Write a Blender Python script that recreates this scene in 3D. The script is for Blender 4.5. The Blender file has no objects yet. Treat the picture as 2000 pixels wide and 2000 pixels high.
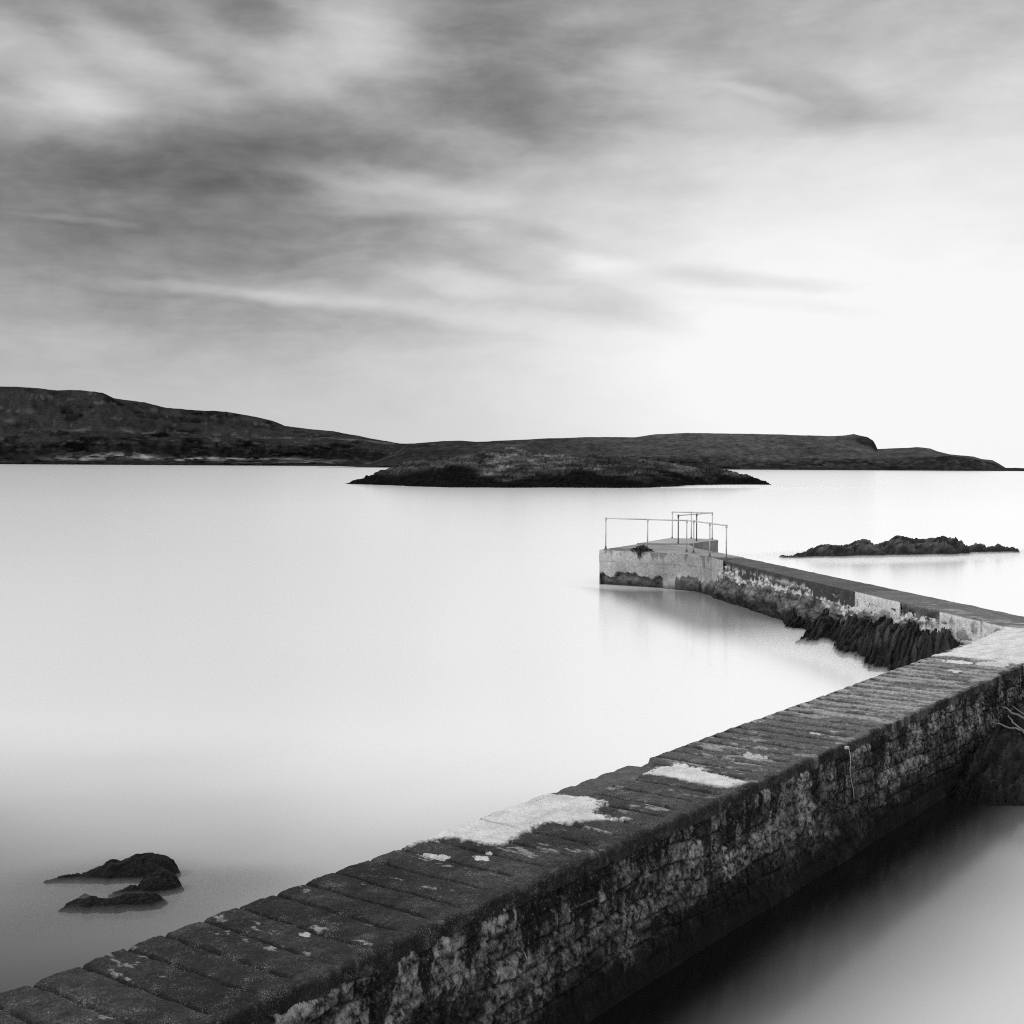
import bpy, bmesh, math, random
import numpy as np
from math import radians as rad
random.seed(7); rng = np.random.default_rng(11)
S = bpy.context.scene
COL = S.collection

# ---------------------------------------------------------------- camera
F, RHO, H, CY = 2500.0, .0055, 4.0, 905.5          # focal length in photo pixels, roll, eye height, horizon row
cd = bpy.data.cameras.new('camera'); cam = bpy.data.objects.new('camera', cd); COL.objects.link(cam)
cam.location = (0, 0, H); cam.rotation_euler = (rad(90), 0, 0)
cam.rotation_mode = 'XYZ'
cam.rotation_euler = (rad(90), -RHO, 0)
cd.sensor_width = 36; cd.sensor_fit = 'HORIZONTAL'; cd.lens = 36 * F / 2000
cd.shift_y = -(1000 - CY) / 2000
cd.clip_start = .1; cd.clip_end = 30000
S.camera = cam

# ---------------------------------------------------------------- world and sun
EXPOSURE = 0.0
SUN_EL, SUN_AZ = rad(38), rad(-118)      # azimuth from +Y towards +X
w = bpy.data.worlds.new('World'); S.world = w; w.use_nodes = True
nt = w.node_tree; N = nt.nodes; LK = nt.links; N.clear()
def node(t, **k):
    n = N.new(t)
    for a, b in k.items(): setattr(n, a, b)
    return n
def mth(op, a, b=None, c=None, clamp=False):
    n = node('ShaderNodeMath', operation=op, use_clamp=clamp)
    for i, x in enumerate((a, b, c)):
        if x is None: continue
        if isinstance(x, (int, float)): n.inputs[i].default_value = x
        else: LK.new(x, n.inputs[i])
    return n.outputs[0]
tc = node('ShaderNodeTexCoord')
sx = node('ShaderNodeSeparateXYZ'); LK.new(tc.outputs['Generated'], sx.inputs[0])
az = mth('ARCTAN2', sx.outputs[0], sx.outputs[1])
el = mth('ARCSINE', sx.outputs[2])
ae = node('ShaderNodeCombineXYZ'); LK.new(az, ae.inputs[0]); LK.new(el, ae.inputs[1])
def noise(vec, scale, detail=4, rough=.5, dist=0, ntype='FBM'):
    n = node('ShaderNodeTexNoise'); n.inputs['Scale'].default_value = scale
    n.inputs['Detail'].default_value = detail; n.inputs['Roughness'].default_value = rough
    n.inputs['Distortion'].default_value = dist; LK.new(vec, n.inputs['Vector']); return n
# warp of the cloud field, stretched along the wind
mp = node('ShaderNodeMapping'); mp.inputs['Scale'].default_value = (1, 2.6, 1); LK.new(ae.outputs[0], mp.inputs[0])
wn = noise(mp.outputs[0], 5.5, 5, .55)
wv = node('ShaderNodeVectorMath', operation='SUBTRACT'); LK.new(wn.outputs['Color'], wv.inputs[0]); wv.inputs[1].default_value = (.5, .5, .5)
ws = node('ShaderNodeVectorMath', operation='MULTIPLY'); LK.new(wv.outputs[0], ws.inputs[0]); ws.inputs[1].default_value = (.10, .038, 0)
wa = node('ShaderNodeVectorMath', operation='ADD'); LK.new(ae.outputs[0], wa.inputs[0]); LK.new(ws.outputs[0], wa.inputs[1])
# P is perceptual brightness; cloud banks as soft ellipses (photo-pixel numbers turned into azimuth/elevation)
def pa(x): return math.atan((x - 1000) / F)
def pe(x, y): return math.atan((CY - y) / F * math.cos(pa(x)))
BANKS = [  # x, y, rx, ry, rot, amount
 (1930, 520, 1350, 700, 0, .31), (1050, 905, 2600, 430, 0, .19), (1500, 480, 800, 260, 0, .06),
 (420, 420, 900, 260, 0, -.09), (560, 300, 480, 95, -6, -.09), (230, 350, 420, 110, 3, -.03),
 (960, 130, 280, 200, 20, -.10), (1080, 255, 190, 75, 12, -.08), (1180, 225, 160, 40, 5, -.06), (90, 5, 330, 60, 8, -.10),
 (450, 5, 150, 50, 15, -.10), (1620, 195, 250, 65, 14, -.10), (1720, 215, 180, 45, 14, -.03), (1330, 20, 600, 130, 0, -.03),
 (1650, 60, 900, 260, 0, -.02),
 (690, 85, 240, 110, -5, .19), (160, 215, 260, 65, -4, .14), (230, 85, 260, 40, 22, .10), (80, 130, 260, 60, 16, .08), (200,140,400,150,10,.08),
 (520, 130, 300, 50, 20, .08), (760, 370, 300, 60, 2, .13), (640, 330, 240, 26, 5, .09), (430, 571, 380, 20, 3, .10),
 (900, 556, 330, 26, 6, .11), (700, 588, 420, 34, 6, .09), (1100, 500, 300, 30, 12, .08), (950, 290, 200, 40, 18, .07), (1000,420,300,90,15,.05),
 (1230, 110, 90, 30, 5, .07), (1480, 180, 110, 20, 10, .08), (1420, 540, 330, 26, 4, -.09), (1130, 590, 260, 40, 10, -.09), (1600,600,300,30,6,-.05), (1040,475,120,45,10,-.10),
 (150, 432, 180, 10, 4, .07), (560, 640, 700, 60, 0, -.02)]
acc = 0.60
for x, y, rx, ry, r, am in BANKS:
    m = node('ShaderNodeMapping', vector_type='TEXTURE')
    m.inputs['Location'].default_value = (pa(x), pe(x, y), 0)
    m.inputs['Rotation'].default_value = (0, 0, rad(-r))
    m.inputs['Scale'].default_value = (rx / F * 1.25, ry / F * 1.35, 1)
    LK.new(wa.outputs[0], m.inputs[0])
    g = node('ShaderNodeTexGradient', gradient_type='SPHERICAL'); LK.new(m.outputs[0], g.inputs[0])
    sm = node('ShaderNodeMapRange', interpolation_type='SMOOTHERSTEP'); LK.new(g.outputs['Fac'], sm.inputs[0])
    sm.inputs['To Max'].default_value = am
    acc = mth('ADD', sm.outputs[0], acc)
# streaks: long fine noise, tilting with height
mp2 = node('ShaderNodeMapping'); mp2.inputs['Scale'].default_value = (1, 4.6, 1); mp2.inputs['Rotation'].default_value = (0, 0, rad(9)); LK.new(wa.outputs[0], mp2.inputs[0])
n2 = noise(mp2.outputs[0], 10, 8, .6, .3)
mp4 = node('ShaderNodeMapping'); mp4.inputs['Scale'].default_value = (1, 1.9, 1); mp4.inputs['Rotation'].default_value = (0, 0, rad(-12)); LK.new(ae.outputs[0], mp4.inputs[0])
n4 = noise(mp4.outputs[0], 15, 7, .58, .2)
n3 = noise(mp.outputs[0], 3.2, 4, .5, .6)
st = mth('MULTIPLY', mth('SUBTRACT', n2.outputs['Fac'], .5), .22)
st = mth('ADD', st, mth('MULTIPLY', mth('SUBTRACT', n3.outputs['Fac'], .5), .12))
st = mth('ADD', st, mth('MULTIPLY', mth('SUBTRACT', n4.outputs['Fac'], .5), .26))
damp = mth('MULTIPLY_ADD', mth('SUBTRACT', acc, .6), -2.2, 1.0, clamp=True)
calm = node('ShaderNodeMapRange'); LK.new(el, calm.inputs[0]); calm.inputs['From Min'].default_value = .02; calm.inputs['From Max'].default_value = .10; calm.inputs['To Min'].default_value = .15
st = mth('MULTIPLY', mth('MULTIPLY', st, mth('MAXIMUM', damp, .22)), calm.outputs[0])
P = mth('MINIMUM', mth('ADD', acc, st), .985)
P = mth('MAXIMUM', P, .1)
lin = mth('POWER', P, 2.2)
sky = node('ShaderNodeTexSky', sky_type='NISHITA'); sky.sun_disc = False
sky.sun_elevation = SUN_EL; sky.sun_rotation = SUN_AZ
bw = node('ShaderNodeRGBToBW'); LK.new(sky.outputs[0], bw.inputs[0])
hi_ = node('ShaderNodeMapRange', interpolation_type='SMOOTHSTEP'); LK.new(el, hi_.inputs[0])      # unseen overhead sky boosted to add diffuse light below
hi_.inputs['From Min'].default_value = .33; hi_.inputs['From Max'].default_value = .75; hi_.inputs['To Min'].default_value = 1.0; hi_.inputs['To Max'].default_value = 3.2
tot = mth('MULTIPLY_ADD', bw.outputs[0], .02, mth('MULTIPLY', mth('MULTIPLY', lin, 9.6), hi_.outputs[0]))
bg = node('ShaderNodeBackground'); bg.inputs['Strength'].default_value = .1
LK.new(tot, bg.inputs['Color'])
ow = node('ShaderNodeOutputWorld'); LK.new(bg.outputs[0], ow.inputs[0])
ld = bpy.data.lights.new('sun', 'SUN'); ld.energy = 1.3; ld.angle = rad(14); ld.color = (1, 1, 1)
lo = bpy.data.objects.new('sun', ld); COL.objects.link(lo)
lo.rotation_euler = (rad(90) - SUN_EL, 0, math.pi - SUN_AZ)
vs = S.view_settings; vs.view_transform = 'Standard'; vs.look = 'None'; vs.exposure = EXPOSURE; vs.gamma = 1
S.cycles.use_denoising = False; S.cycles.filter_width = 1.1
S.cycles.max_bounces = 6; S.cycles.volume_bounces = 2

# ---------------------------------------------------------------- maths helpers
Rv = np.array((math.cos(RHO), 0, math.sin(RHO))); Uv = np.array((-math.sin(RHO), 0, math.cos(RHO)))
def ray(px, py): return np.array((0, 1., 0)) + Rv * (px - 1000) / F + Uv * (CY - py) / F
def bp(px, py, z=0.):                     # ground point seen at a photo pixel
    d = ray(px, py); t = (z - H) / d[2]; return np.array((0, 0, H)) + d * t
def by(px, py, Y):                        # point at a given distance
    return np.array((0, 0, H)) + ray(px, py) * Y
D2, N2 = np.array((.594, .8045)), np.array((.8045, -.594))
def bn(px, py, nv):                       # point on the vertical plane n.P = nv
    d = ray(px, py); return np.array((0, 0, H)) + d * (nv / (d[0] * N2[0] + d[1] * N2[1]))
def hsh(ix, iy, iz):
    h = (ix.astype(np.int64) * 374761393 + iy.astype(np.int64) * 668265263 + iz.astype(np.int64) * 2147483647) & 0xffffffff
    h = ((h ^ (h >> 13)) * 1274126177) & 0xffffffff
    h = ((h ^ (h >> 16)) * 2246822519) & 0xffffffff
    return ((h ^ (h >> 15)) & 0xffffff) / float(0xffffff)
def vn(x, y, z=0.):
    x, y, z = np.broadcast_arrays(np.asarray(x, float), np.asarray(y, float), np.asarray(z, float))
    i, j, k = np.floor(x), np.floor(y), np.floor(z)
    a, b, c = x - i, y - j, z - k
    a, b, c = [q * q * q * (q * (q * 6 - 15) + 10) for q in (a, b, c)]
    i, j, k = i.astype(np.int64), j.astype(np.int64), k.astype(np.int64)
    r = 0
    for dx in (0, 1):
        for dy in (0, 1):
            for dz in (0, 1):
                wgt = (a if dx else 1 - a) * (b if dy else 1 - b) * (c if dz else 1 - c)
                r = r + wgt * hsh(i + dx, j + dy, k + dz)
    return r * 2 - 1
def fbm(x, y, z=0., o=5, g=.5):
    r, am, s, q = 0, 1., 0, 1.
    for n in range(o):
        r = r + am * vn(np.asarray(x) * q + 17.3 * n, np.asarray(y) * q - 9.1 * n, np.asarray(z) * q + 5.7 * n); s += am; am *= g; q *= 2.03
    return r / s * 1.5
def ridged(x, y, z=0., o=5, g=.55):
    r, am, s, q = 0, 1., 0, 1.
    for n in range(o):
        r = r + am * (1 - 2 * np.abs(vn(np.asarray(x) * q + 31.7 * n, np.asarray(y) * q + 3.9 * n, np.asarray(z) * q + 8.1 * n))); s += am; am *= g; q *= 2.1
    return r / s
def vor(x, y, seed=0):                    # distance to nearest, gap to second, id
    i0, j0 = np.floor(x).astype(np.int64), np.floor(y).astype(np.int64)
    f1 = np.full(x.shape, 9.); f2 = np.full(x.shape, 9.); idd = np.zeros(x.shape)
    for dx in (-1, 0, 1):
        for dy in (-1, 0, 1):
            i, j = i0 + dx, j0 + dy; z = np.full(i.shape, seed, np.int64)
            px, py = i + .1 + .8 * hsh(i, j, z), j + .1 + .8 * hsh(i, j, z + 77)
            d = np.hypot(px - x, py - y); idn = hsh(i, j, z + 191)
            m = d < f1
            f2 = np.where(m, f1, np.minimum(f2, d)); idd = np.where(m, idn, idd); f1 = np.where(m, d, f1)
    return f1, f2 - f1, idd
def sst(a, b, x): t = np.clip((np.asarray(x) - a) / (b - a), 0, 1); return t * t * (3 - 2 * t)
def inpoly(x, y, poly):                   # signed distance, positive inside
    x = np.asarray(x); ins = np.zeros(x.shape, bool); dm = np.full(x.shape, 1e9); n = len(poly)
    for i in range(n):
        x1, y1 = poly[i]; x2, y2 = poly[(i + 1) % n]
        c = ((y1 > y) != (y2 > y)) & (x < (x2 - x1) * (y - y1) / ((y2 - y1) if y2 != y1 else 1e-9) + x1)
        ins ^= c
        L = (x2 - x1) ** 2 + (y2 - y1) ** 2 + 1e-12
        t = np.clip(((x - x1) * (x2 - x1) + (y - y1) * (y2 - y1)) / L, 0, 1)
        dm = np.minimum(dm, np.hypot(x - x1 - t * (x2 - x1), y - y1 - t * (y2 - y1)))
    return np.where(ins, dm, -dm)

# ---------------------------------------------------------------- object helpers
def mesh(name, co, faces, mat=None, parent=None, attrs=None, smooth=True):
    co = np.asarray(co, np.float32); me = bpy.data.meshes.new(name)
    if isinstance(faces, np.ndarray) and faces.shape[1] == 4:
        me.vertices.add(len(co)); me.vertices.foreach_set('co', co.ravel())
        me.loops.add(faces.size); me.loops.foreach_set('vertex_index', faces.ravel().astype(np.int32))
        me.polygons.add(len(faces)); me.polygons.foreach_set('loop_start', np.arange(0, faces.size, 4, dtype=np.int32))
        me.update(calc_edges=True)
    else:
        me.from_pydata(co.tolist(), [], [list(map(int, f)) for f in faces])
    me.validate()
    for k, v in (attrs or {}).items():
        a = me.attributes.new(k, 'FLOAT', 'POINT'); a.data.foreach_set('value', np.asarray(v, np.float32).ravel())
    if smooth: me.polygons.foreach_set('use_smooth', [True] * len(me.polygons))
    o = bpy.data.objects.new(name, me); COL.objects.link(o)
    if mat: me.materials.append(mat)
    if parent: o.parent = parent
    return o
def grid_faces(n, m, flip=False):
    i, j = np.meshgrid(np.arange(n - 1), np.arange(m - 1), indexing='ij'); a = (i * m + j).ravel()
    f = np.stack([a, a + m, a + m + 1, a + 1], 1)
    return f[:, ::-1].copy() if flip else f
def tag(o, label=None, cat=None, group=None, kind=None):
    for k, v in (('label', label), ('category', cat), ('group', group), ('kind', kind)):
        if v: o[k] = v
    return o
def empty(name, loc, label, cat, group=None):
    o = bpy.data.objects.new(name, None); COL.objects.link(o); o.location = [float(q) for q in loc]; o.empty_display_size = .2
    bpy.context.view_layer.update()
    return tag(o, label, cat, group)
def put(o, parent):                       # keep the world-space mesh, hang it under its thing
    o.parent = parent; o.location = (-parent.location[0], -parent.location[1], -parent.location[2]); return o

def material(name, base=None, rough=.85, attr='alb', fine=70, lo_=.55, hi=1.5, bump=.5, bscale=90, bdist=.01, spec=.3, big=None, fleck=0, fscale=150):
    m = bpy.data.materials.new(name); m.use_nodes = True; t = m.node_tree; n = t.nodes; b = n['Principled BSDF']
    b.inputs['Roughness'].default_value = rough; b.inputs['Specular IOR Level'].default_value = spec
    tcn = n.new('ShaderNodeTexCoord'); ns = n.new('ShaderNodeTexNoise'); ns.inputs['Scale'].default_value = fine; ns.inputs['Detail'].default_value = 7; ns.inputs['Roughness'].default_value = .72
    geo = n.new('ShaderNodeNewGeometry')
    t.links.new(geo.outputs['Position'], ns.inputs['Vector'])
    mr = n.new('ShaderNodeMapRange'); mr.inputs['From Min'].default_value = .3; mr.inputs['From Max'].default_value = .7
    mr.inputs['To Min'].default_value = lo_; mr.inputs['To Max'].default_value = hi; t.links.new(ns.outputs['Fac'], mr.inputs[0])
    mu = n.new('ShaderNodeMath'); mu.operation = 'MULTIPLY'; t.links.new(mr.outputs[0], mu.inputs[0])
    if base is None:
        at = n.new('ShaderNodeAttribute'); at.attribute_name = attr; t.links.new(at.outputs['Fac'], mu.inputs[1])
    else: mu.inputs[1].default_value = base
    src = mu.outputs[0]
    if fleck and base is None:
        sm_ = n.new('ShaderNodeMapRange'); t.links.new(at.outputs['Fac'], sm_.inputs[0]); sm_.inputs['From Min'].default_value = .15; sm_.inputs['From Max'].default_value = .45; sm_.inputs['To Max'].default_value = .8
        mx = n.new('ShaderNodeMix'); t.links.new(sm_.outputs[0], mx.inputs[0]); t.links.new(src, mx.inputs[2]); t.links.new(at.outputs['Fac'], mx.inputs[3]); src = mx.outputs[0]
    if big:
        nb = n.new('ShaderNodeTexNoise'); nb.inputs['Scale'].default_value = big; nb.inputs['Detail'].default_value = 6; t.links.new(geo.outputs['Position'], nb.inputs['Vector'])
        m2 = n.new('ShaderNodeMapRange'); m2.inputs['From Min'].default_value = .35; m2.inputs['From Max'].default_value = .65; m2.inputs['To Min'].default_value = .6; m2.inputs['To Max'].default_value = 1.4
        t.links.new(nb.outputs['Fac'], m2.inputs[0]); m3 = n.new('ShaderNodeMath'); m3.operation = 'MULTIPLY'; t.links.new(m2.outputs[0], m3.inputs[0]); t.links.new(src, m3.inputs[1]); src = m3.outputs[0]
    if fleck:
        nf = n.new('ShaderNodeTexNoise'); nf.inputs['Scale'].default_value = fscale; nf.inputs['Detail'].default_value = 3; nf.inputs['Roughness'].default_value = .8; t.links.new(geo.outputs['Position'], nf.inputs['Vector'])
        nc = n.new('ShaderNodeTexNoise'); nc.inputs['Scale'].default_value = fscale * .05; nc.inputs['Detail'].default_value = 4; t.links.new(geo.outputs['Position'], nc.inputs['Vector'])
        sc_ = n.new('ShaderNodeMath'); sc_.operation = 'MULTIPLY_ADD'; t.links.new(nc.outputs['Fac'], sc_.inputs[0]); sc_.inputs[1].default_value = .45; t.links.new(nf.outputs['Fac'], sc_.inputs[2])
        fr_ = n.new('ShaderNodeMapRange'); fr_.inputs['From Min'].default_value = .835; fr_.inputs['From Max'].default_value = .98; fr_.inputs['To Max'].default_value = fleck; t.links.new(sc_.outputs[0], fr_.inputs[0])
        ad = n.new('ShaderNodeMath'); ad.operation = 'ADD'; t.links.new(src, ad.inputs[0]); t.links.new(fr_.outputs[0], ad.inputs[1]); src = ad.outputs[0]
    t.links.new(src, b.inputs['Base Color'])
    if bump:
        n2 = n.new('ShaderNodeTexNoise'); n2.inputs['Scale'].default_value = bscale; n2.inputs['Detail'].default_value = 6; n2.inputs['Roughness'].default_value = .7
        t.links.new(geo.outputs['Position'], n2.inputs['Vector'])
        bu = n.new('ShaderNodeBump'); bu.inputs['Strength'].default_value = bump; bu.inputs['Distance'].default_value = bdist
        t.links.new(n2.outputs['Fac'], bu.inputs['Height']); t.links.new(bu.outputs[0], b.inputs['Normal'])
    return m
M_slab = material('weathered_slab', fine=75, lo_=.25, hi=2.0, bscale=80, bump=1, bdist=.02, fleck=.42)
M_mas = material('rubble_masonry', fine=55, lo_=.2, hi=2.1, bscale=60, bump=1, bdist=.035, fleck=.12, fscale=110)
M_rock = material('wet_rock', fine=22, lo_=.2, hi=2.1, bscale=26, bump=1, bdist=.06, rough=.62, spec=.22)
M_islet = material('islet_rock', fine=1.6, lo_=.35, hi=1.8, bscale=1.5, bump=.9, bdist=.7, rough=.95, spec=.05)
M_far = material('moorland', fine=.14, lo_=.35, hi=1.75, bscale=.12, bump=1, bdist=7, rough=1, spec=0)
M_pier = material('pier_concrete', fine=16, lo_=.6, hi=1.4, bscale=20, bump=.7, bdist=.03)
M_pipe = material('galvanised_pipe', base=.6, rough=.6, fine=20, lo_=.75, hi=1.2, bump=0)
M_pipe_d = material('rusted_pipe', base=.09, rough=.6, fine=20, bump=0)
M_weed = material('seaweed', base=.012, rough=.35, fine=30, bump=.3, spec=.5)
M_wood = material('bleached_wood', base=.14, fine=60, bump=.5)
M_rope = material('pale_rope', base=.45, fine=150, bump=.5)
M_white = material('white_paint', base=.8, fine=60, lo_=.85, hi=1.1, bump=.1)
M_iron = material('dark_iron', base=.02, fine=60, bump=.5)

# ---------------------------------------------------------------- water
def water_material():
    m = bpy.data.materials.new('sea_water'); m.use_nodes = True; t = m.node_tree; n = t.nodes; b = n['Principled BSDF']
    L = t.links
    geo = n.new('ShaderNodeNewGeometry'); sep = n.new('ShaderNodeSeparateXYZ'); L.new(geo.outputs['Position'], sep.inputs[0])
    # milky foam offshore; darker near water paints vignette and Fresnel falloff into the colour
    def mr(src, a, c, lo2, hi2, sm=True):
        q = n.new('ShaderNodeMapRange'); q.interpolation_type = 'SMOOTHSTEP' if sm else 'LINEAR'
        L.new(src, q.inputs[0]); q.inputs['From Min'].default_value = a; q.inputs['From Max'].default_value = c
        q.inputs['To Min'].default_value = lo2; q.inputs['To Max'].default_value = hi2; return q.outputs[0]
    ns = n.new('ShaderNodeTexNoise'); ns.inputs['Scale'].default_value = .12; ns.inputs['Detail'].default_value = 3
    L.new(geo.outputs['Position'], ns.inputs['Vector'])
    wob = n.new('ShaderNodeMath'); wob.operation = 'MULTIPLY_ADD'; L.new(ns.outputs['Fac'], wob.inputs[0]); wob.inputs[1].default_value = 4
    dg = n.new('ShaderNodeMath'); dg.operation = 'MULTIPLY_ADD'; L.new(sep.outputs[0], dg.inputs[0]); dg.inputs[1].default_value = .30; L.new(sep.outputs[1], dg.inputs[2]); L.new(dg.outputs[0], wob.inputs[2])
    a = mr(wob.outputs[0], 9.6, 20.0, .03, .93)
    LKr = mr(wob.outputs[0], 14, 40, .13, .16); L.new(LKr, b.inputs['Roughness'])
    # pool colour darkened beside the wall to paint in its dark reflection
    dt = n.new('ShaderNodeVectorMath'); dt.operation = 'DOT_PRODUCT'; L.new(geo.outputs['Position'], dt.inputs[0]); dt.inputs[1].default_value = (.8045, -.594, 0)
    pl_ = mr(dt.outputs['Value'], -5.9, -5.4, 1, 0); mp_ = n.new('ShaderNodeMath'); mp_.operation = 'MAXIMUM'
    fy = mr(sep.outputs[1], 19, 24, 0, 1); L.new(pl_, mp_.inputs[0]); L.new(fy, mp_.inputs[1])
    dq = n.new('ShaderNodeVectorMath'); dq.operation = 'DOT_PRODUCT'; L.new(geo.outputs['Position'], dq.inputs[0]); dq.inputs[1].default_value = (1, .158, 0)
    plat_refl = mr(dq.outputs['Value'], 8.4, 9.9, 1, .25); fy2 = mr(sep.outputs[1], 27, 34, 1, 0); mq = n.new('ShaderNodeMath'); mq.operation = 'MAXIMUM'; L.new(plat_refl, mq.inputs[0]); L.new(fy2, mq.inputs[1])  # water colour darkened below the platform, painting in its dark reflection
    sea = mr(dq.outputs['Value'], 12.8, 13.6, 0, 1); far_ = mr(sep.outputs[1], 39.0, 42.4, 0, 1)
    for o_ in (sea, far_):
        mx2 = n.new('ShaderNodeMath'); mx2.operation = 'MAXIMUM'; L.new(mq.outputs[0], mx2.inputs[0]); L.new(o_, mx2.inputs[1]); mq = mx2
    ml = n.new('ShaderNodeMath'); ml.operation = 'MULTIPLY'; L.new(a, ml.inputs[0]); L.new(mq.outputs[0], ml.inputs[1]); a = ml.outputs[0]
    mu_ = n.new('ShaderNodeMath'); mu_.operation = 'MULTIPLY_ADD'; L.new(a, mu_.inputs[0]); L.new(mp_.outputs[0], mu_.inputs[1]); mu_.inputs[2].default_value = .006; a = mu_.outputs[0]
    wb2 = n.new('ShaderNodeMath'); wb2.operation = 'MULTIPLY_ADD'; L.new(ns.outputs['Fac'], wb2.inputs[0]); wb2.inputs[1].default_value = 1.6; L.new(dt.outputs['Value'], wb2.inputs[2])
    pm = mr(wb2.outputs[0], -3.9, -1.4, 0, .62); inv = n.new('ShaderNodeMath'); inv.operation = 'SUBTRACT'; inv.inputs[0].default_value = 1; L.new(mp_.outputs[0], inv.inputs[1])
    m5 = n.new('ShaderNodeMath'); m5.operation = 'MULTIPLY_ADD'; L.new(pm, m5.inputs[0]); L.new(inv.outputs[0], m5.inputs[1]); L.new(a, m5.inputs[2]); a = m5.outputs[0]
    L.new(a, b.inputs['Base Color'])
    b.inputs['Roughness'].default_value = .13; b.inputs['IOR'].default_value = 1.55; b.inputs['Specular IOR Level'].default_value = .5
    return m
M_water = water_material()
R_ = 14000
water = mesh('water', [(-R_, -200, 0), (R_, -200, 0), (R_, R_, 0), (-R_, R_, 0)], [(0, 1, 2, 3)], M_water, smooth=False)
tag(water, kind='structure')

# ---------------------------------------------------------------- hills
def terrain(name, x0, x1, n, lines, mat, tone, seed, rough_px):
    """lines: rows from the shore to behind the crest: (depth, {px:py}) ; py None -> below water"""
    xs = np.linspace(x0, x1, n); rows = []
    Ys, Zs, vs_ = [], [], []
    for k, (Yd, prof, v) in enumerate(lines):
        px, py = zip(*prof); p = np.interp(xs, px, py)
        yd = Yd(xs) if callable(Yd) else np.full(n, float(Yd))
        hy = CY + RHO * (xs - 1000)
        Ys.append(yd); Zs.append(H + (hy - p) / F * yd); vs_.append(v)
    sub = 14; Y, Z, V = [], [], []
    for k in range(len(lines) - 1):
        for q in range(sub):
            u = q / sub; Y.append(Ys[k] * (1 - u) + Ys[k + 1] * u); Z.append(Zs[k] * (1 - u) + Zs[k + 1] * u); V.append(np.full(n, vs_[k] * (1 - u) + vs_[k + 1] * u))
    Y.append(Ys[-1]); Z.append(Zs[-1]); V.append(np.full(n, vs_[-1]))
    Y, Z, V = np.array(Y), np.array(Z), np.array(V); XS = np.broadcast_to(xs, Y.shape)
    X = (XS - 1000) / F * Y
    amp = rough_px(V) * Y / F
    Z = Z + amp * (ridged(X * .02, Y * .02, seed, 5) * .8 + fbm(X * .06, Y * .06, seed + 3, 4) * .6)
    Y2 = Y + 8 * fbm(X * .015, V * 3, seed + 9, 4)
    co = np.stack([X, Y2, Z], -1).reshape(-1, 3)
    alb = tone(XS, V, X, Y, Z)
    return mesh(name, co, grid_faces(*Y.shape), mat, attrs={'alb': alb})
def c(v): return [(-2000, v), (4000, v)]
HL = [(-600, 742), (-200, 750), (0, 755), (60, 757), (110, 763), (155, 762), (200, 768), (222, 778), (280, 786), (325, 797), (400, 803), (440, 804), (500, 815), (530, 822), (555, 832), (600, 838), (650, 842), (690, 850), (733, 858.6), (780, 866.5), (860, 867), (1000, 878), (1100, 895)]
def left_tone(P_, V, X, Y, Z):
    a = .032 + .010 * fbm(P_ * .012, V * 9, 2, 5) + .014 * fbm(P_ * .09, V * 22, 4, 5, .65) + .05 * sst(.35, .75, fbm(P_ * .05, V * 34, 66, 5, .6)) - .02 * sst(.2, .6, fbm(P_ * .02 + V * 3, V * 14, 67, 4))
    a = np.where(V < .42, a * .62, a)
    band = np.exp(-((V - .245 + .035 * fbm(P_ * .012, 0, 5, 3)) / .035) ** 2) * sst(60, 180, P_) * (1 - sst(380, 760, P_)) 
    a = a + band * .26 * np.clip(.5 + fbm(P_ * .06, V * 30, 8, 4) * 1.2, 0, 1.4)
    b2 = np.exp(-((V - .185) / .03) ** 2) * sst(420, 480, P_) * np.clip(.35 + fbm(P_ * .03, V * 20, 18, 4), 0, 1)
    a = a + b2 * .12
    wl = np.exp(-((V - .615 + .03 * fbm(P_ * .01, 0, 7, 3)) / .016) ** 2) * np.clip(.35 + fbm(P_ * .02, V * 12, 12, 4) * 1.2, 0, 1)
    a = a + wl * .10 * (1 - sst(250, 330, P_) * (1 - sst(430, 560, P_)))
    cliff = (V > .3) & (V < .48)
    a = np.where(cliff, a * (.55 + .5 * np.clip(fbm(P_ * .08, V * 5, 21, 4) + .3, 0, 1)), a)
    return np.clip(a, .004, .5)
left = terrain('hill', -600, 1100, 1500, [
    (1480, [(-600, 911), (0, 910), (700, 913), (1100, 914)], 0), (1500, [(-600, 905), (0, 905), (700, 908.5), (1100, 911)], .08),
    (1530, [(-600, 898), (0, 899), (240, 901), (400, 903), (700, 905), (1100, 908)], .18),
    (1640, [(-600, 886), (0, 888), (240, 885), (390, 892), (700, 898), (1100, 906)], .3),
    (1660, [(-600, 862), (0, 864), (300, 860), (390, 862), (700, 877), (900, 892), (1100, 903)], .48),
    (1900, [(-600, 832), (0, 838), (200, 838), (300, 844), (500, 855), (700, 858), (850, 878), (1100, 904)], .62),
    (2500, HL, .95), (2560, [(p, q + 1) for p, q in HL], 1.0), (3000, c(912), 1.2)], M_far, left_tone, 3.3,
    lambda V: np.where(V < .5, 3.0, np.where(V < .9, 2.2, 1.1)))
tag(left, kind='structure')
HR = [(620, 916), (720, 906), (770, 885), (798, 867), (863, 862), (901, 861), (929, 863), (1003, 859.5), (1080, 856), (1150, 854), (1240, 854), (1280, 848), (1345, 845.5), (1420, 847), (1500, 848), (1560, 850), (1620, 852), (1645, 851), (1664, 848.5), (1690, 853), (1702, 860), (1707, 868), (1711, 877), (1740, 876), (1790, 873.5), (1815, 876), (1832, 882), (1855, 888), (1900, 892), (1915, 897), (1938, 899), (1950, 905), (1964, 914), (1975, 916.5), (2060, 915), (2100, 918)]
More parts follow.
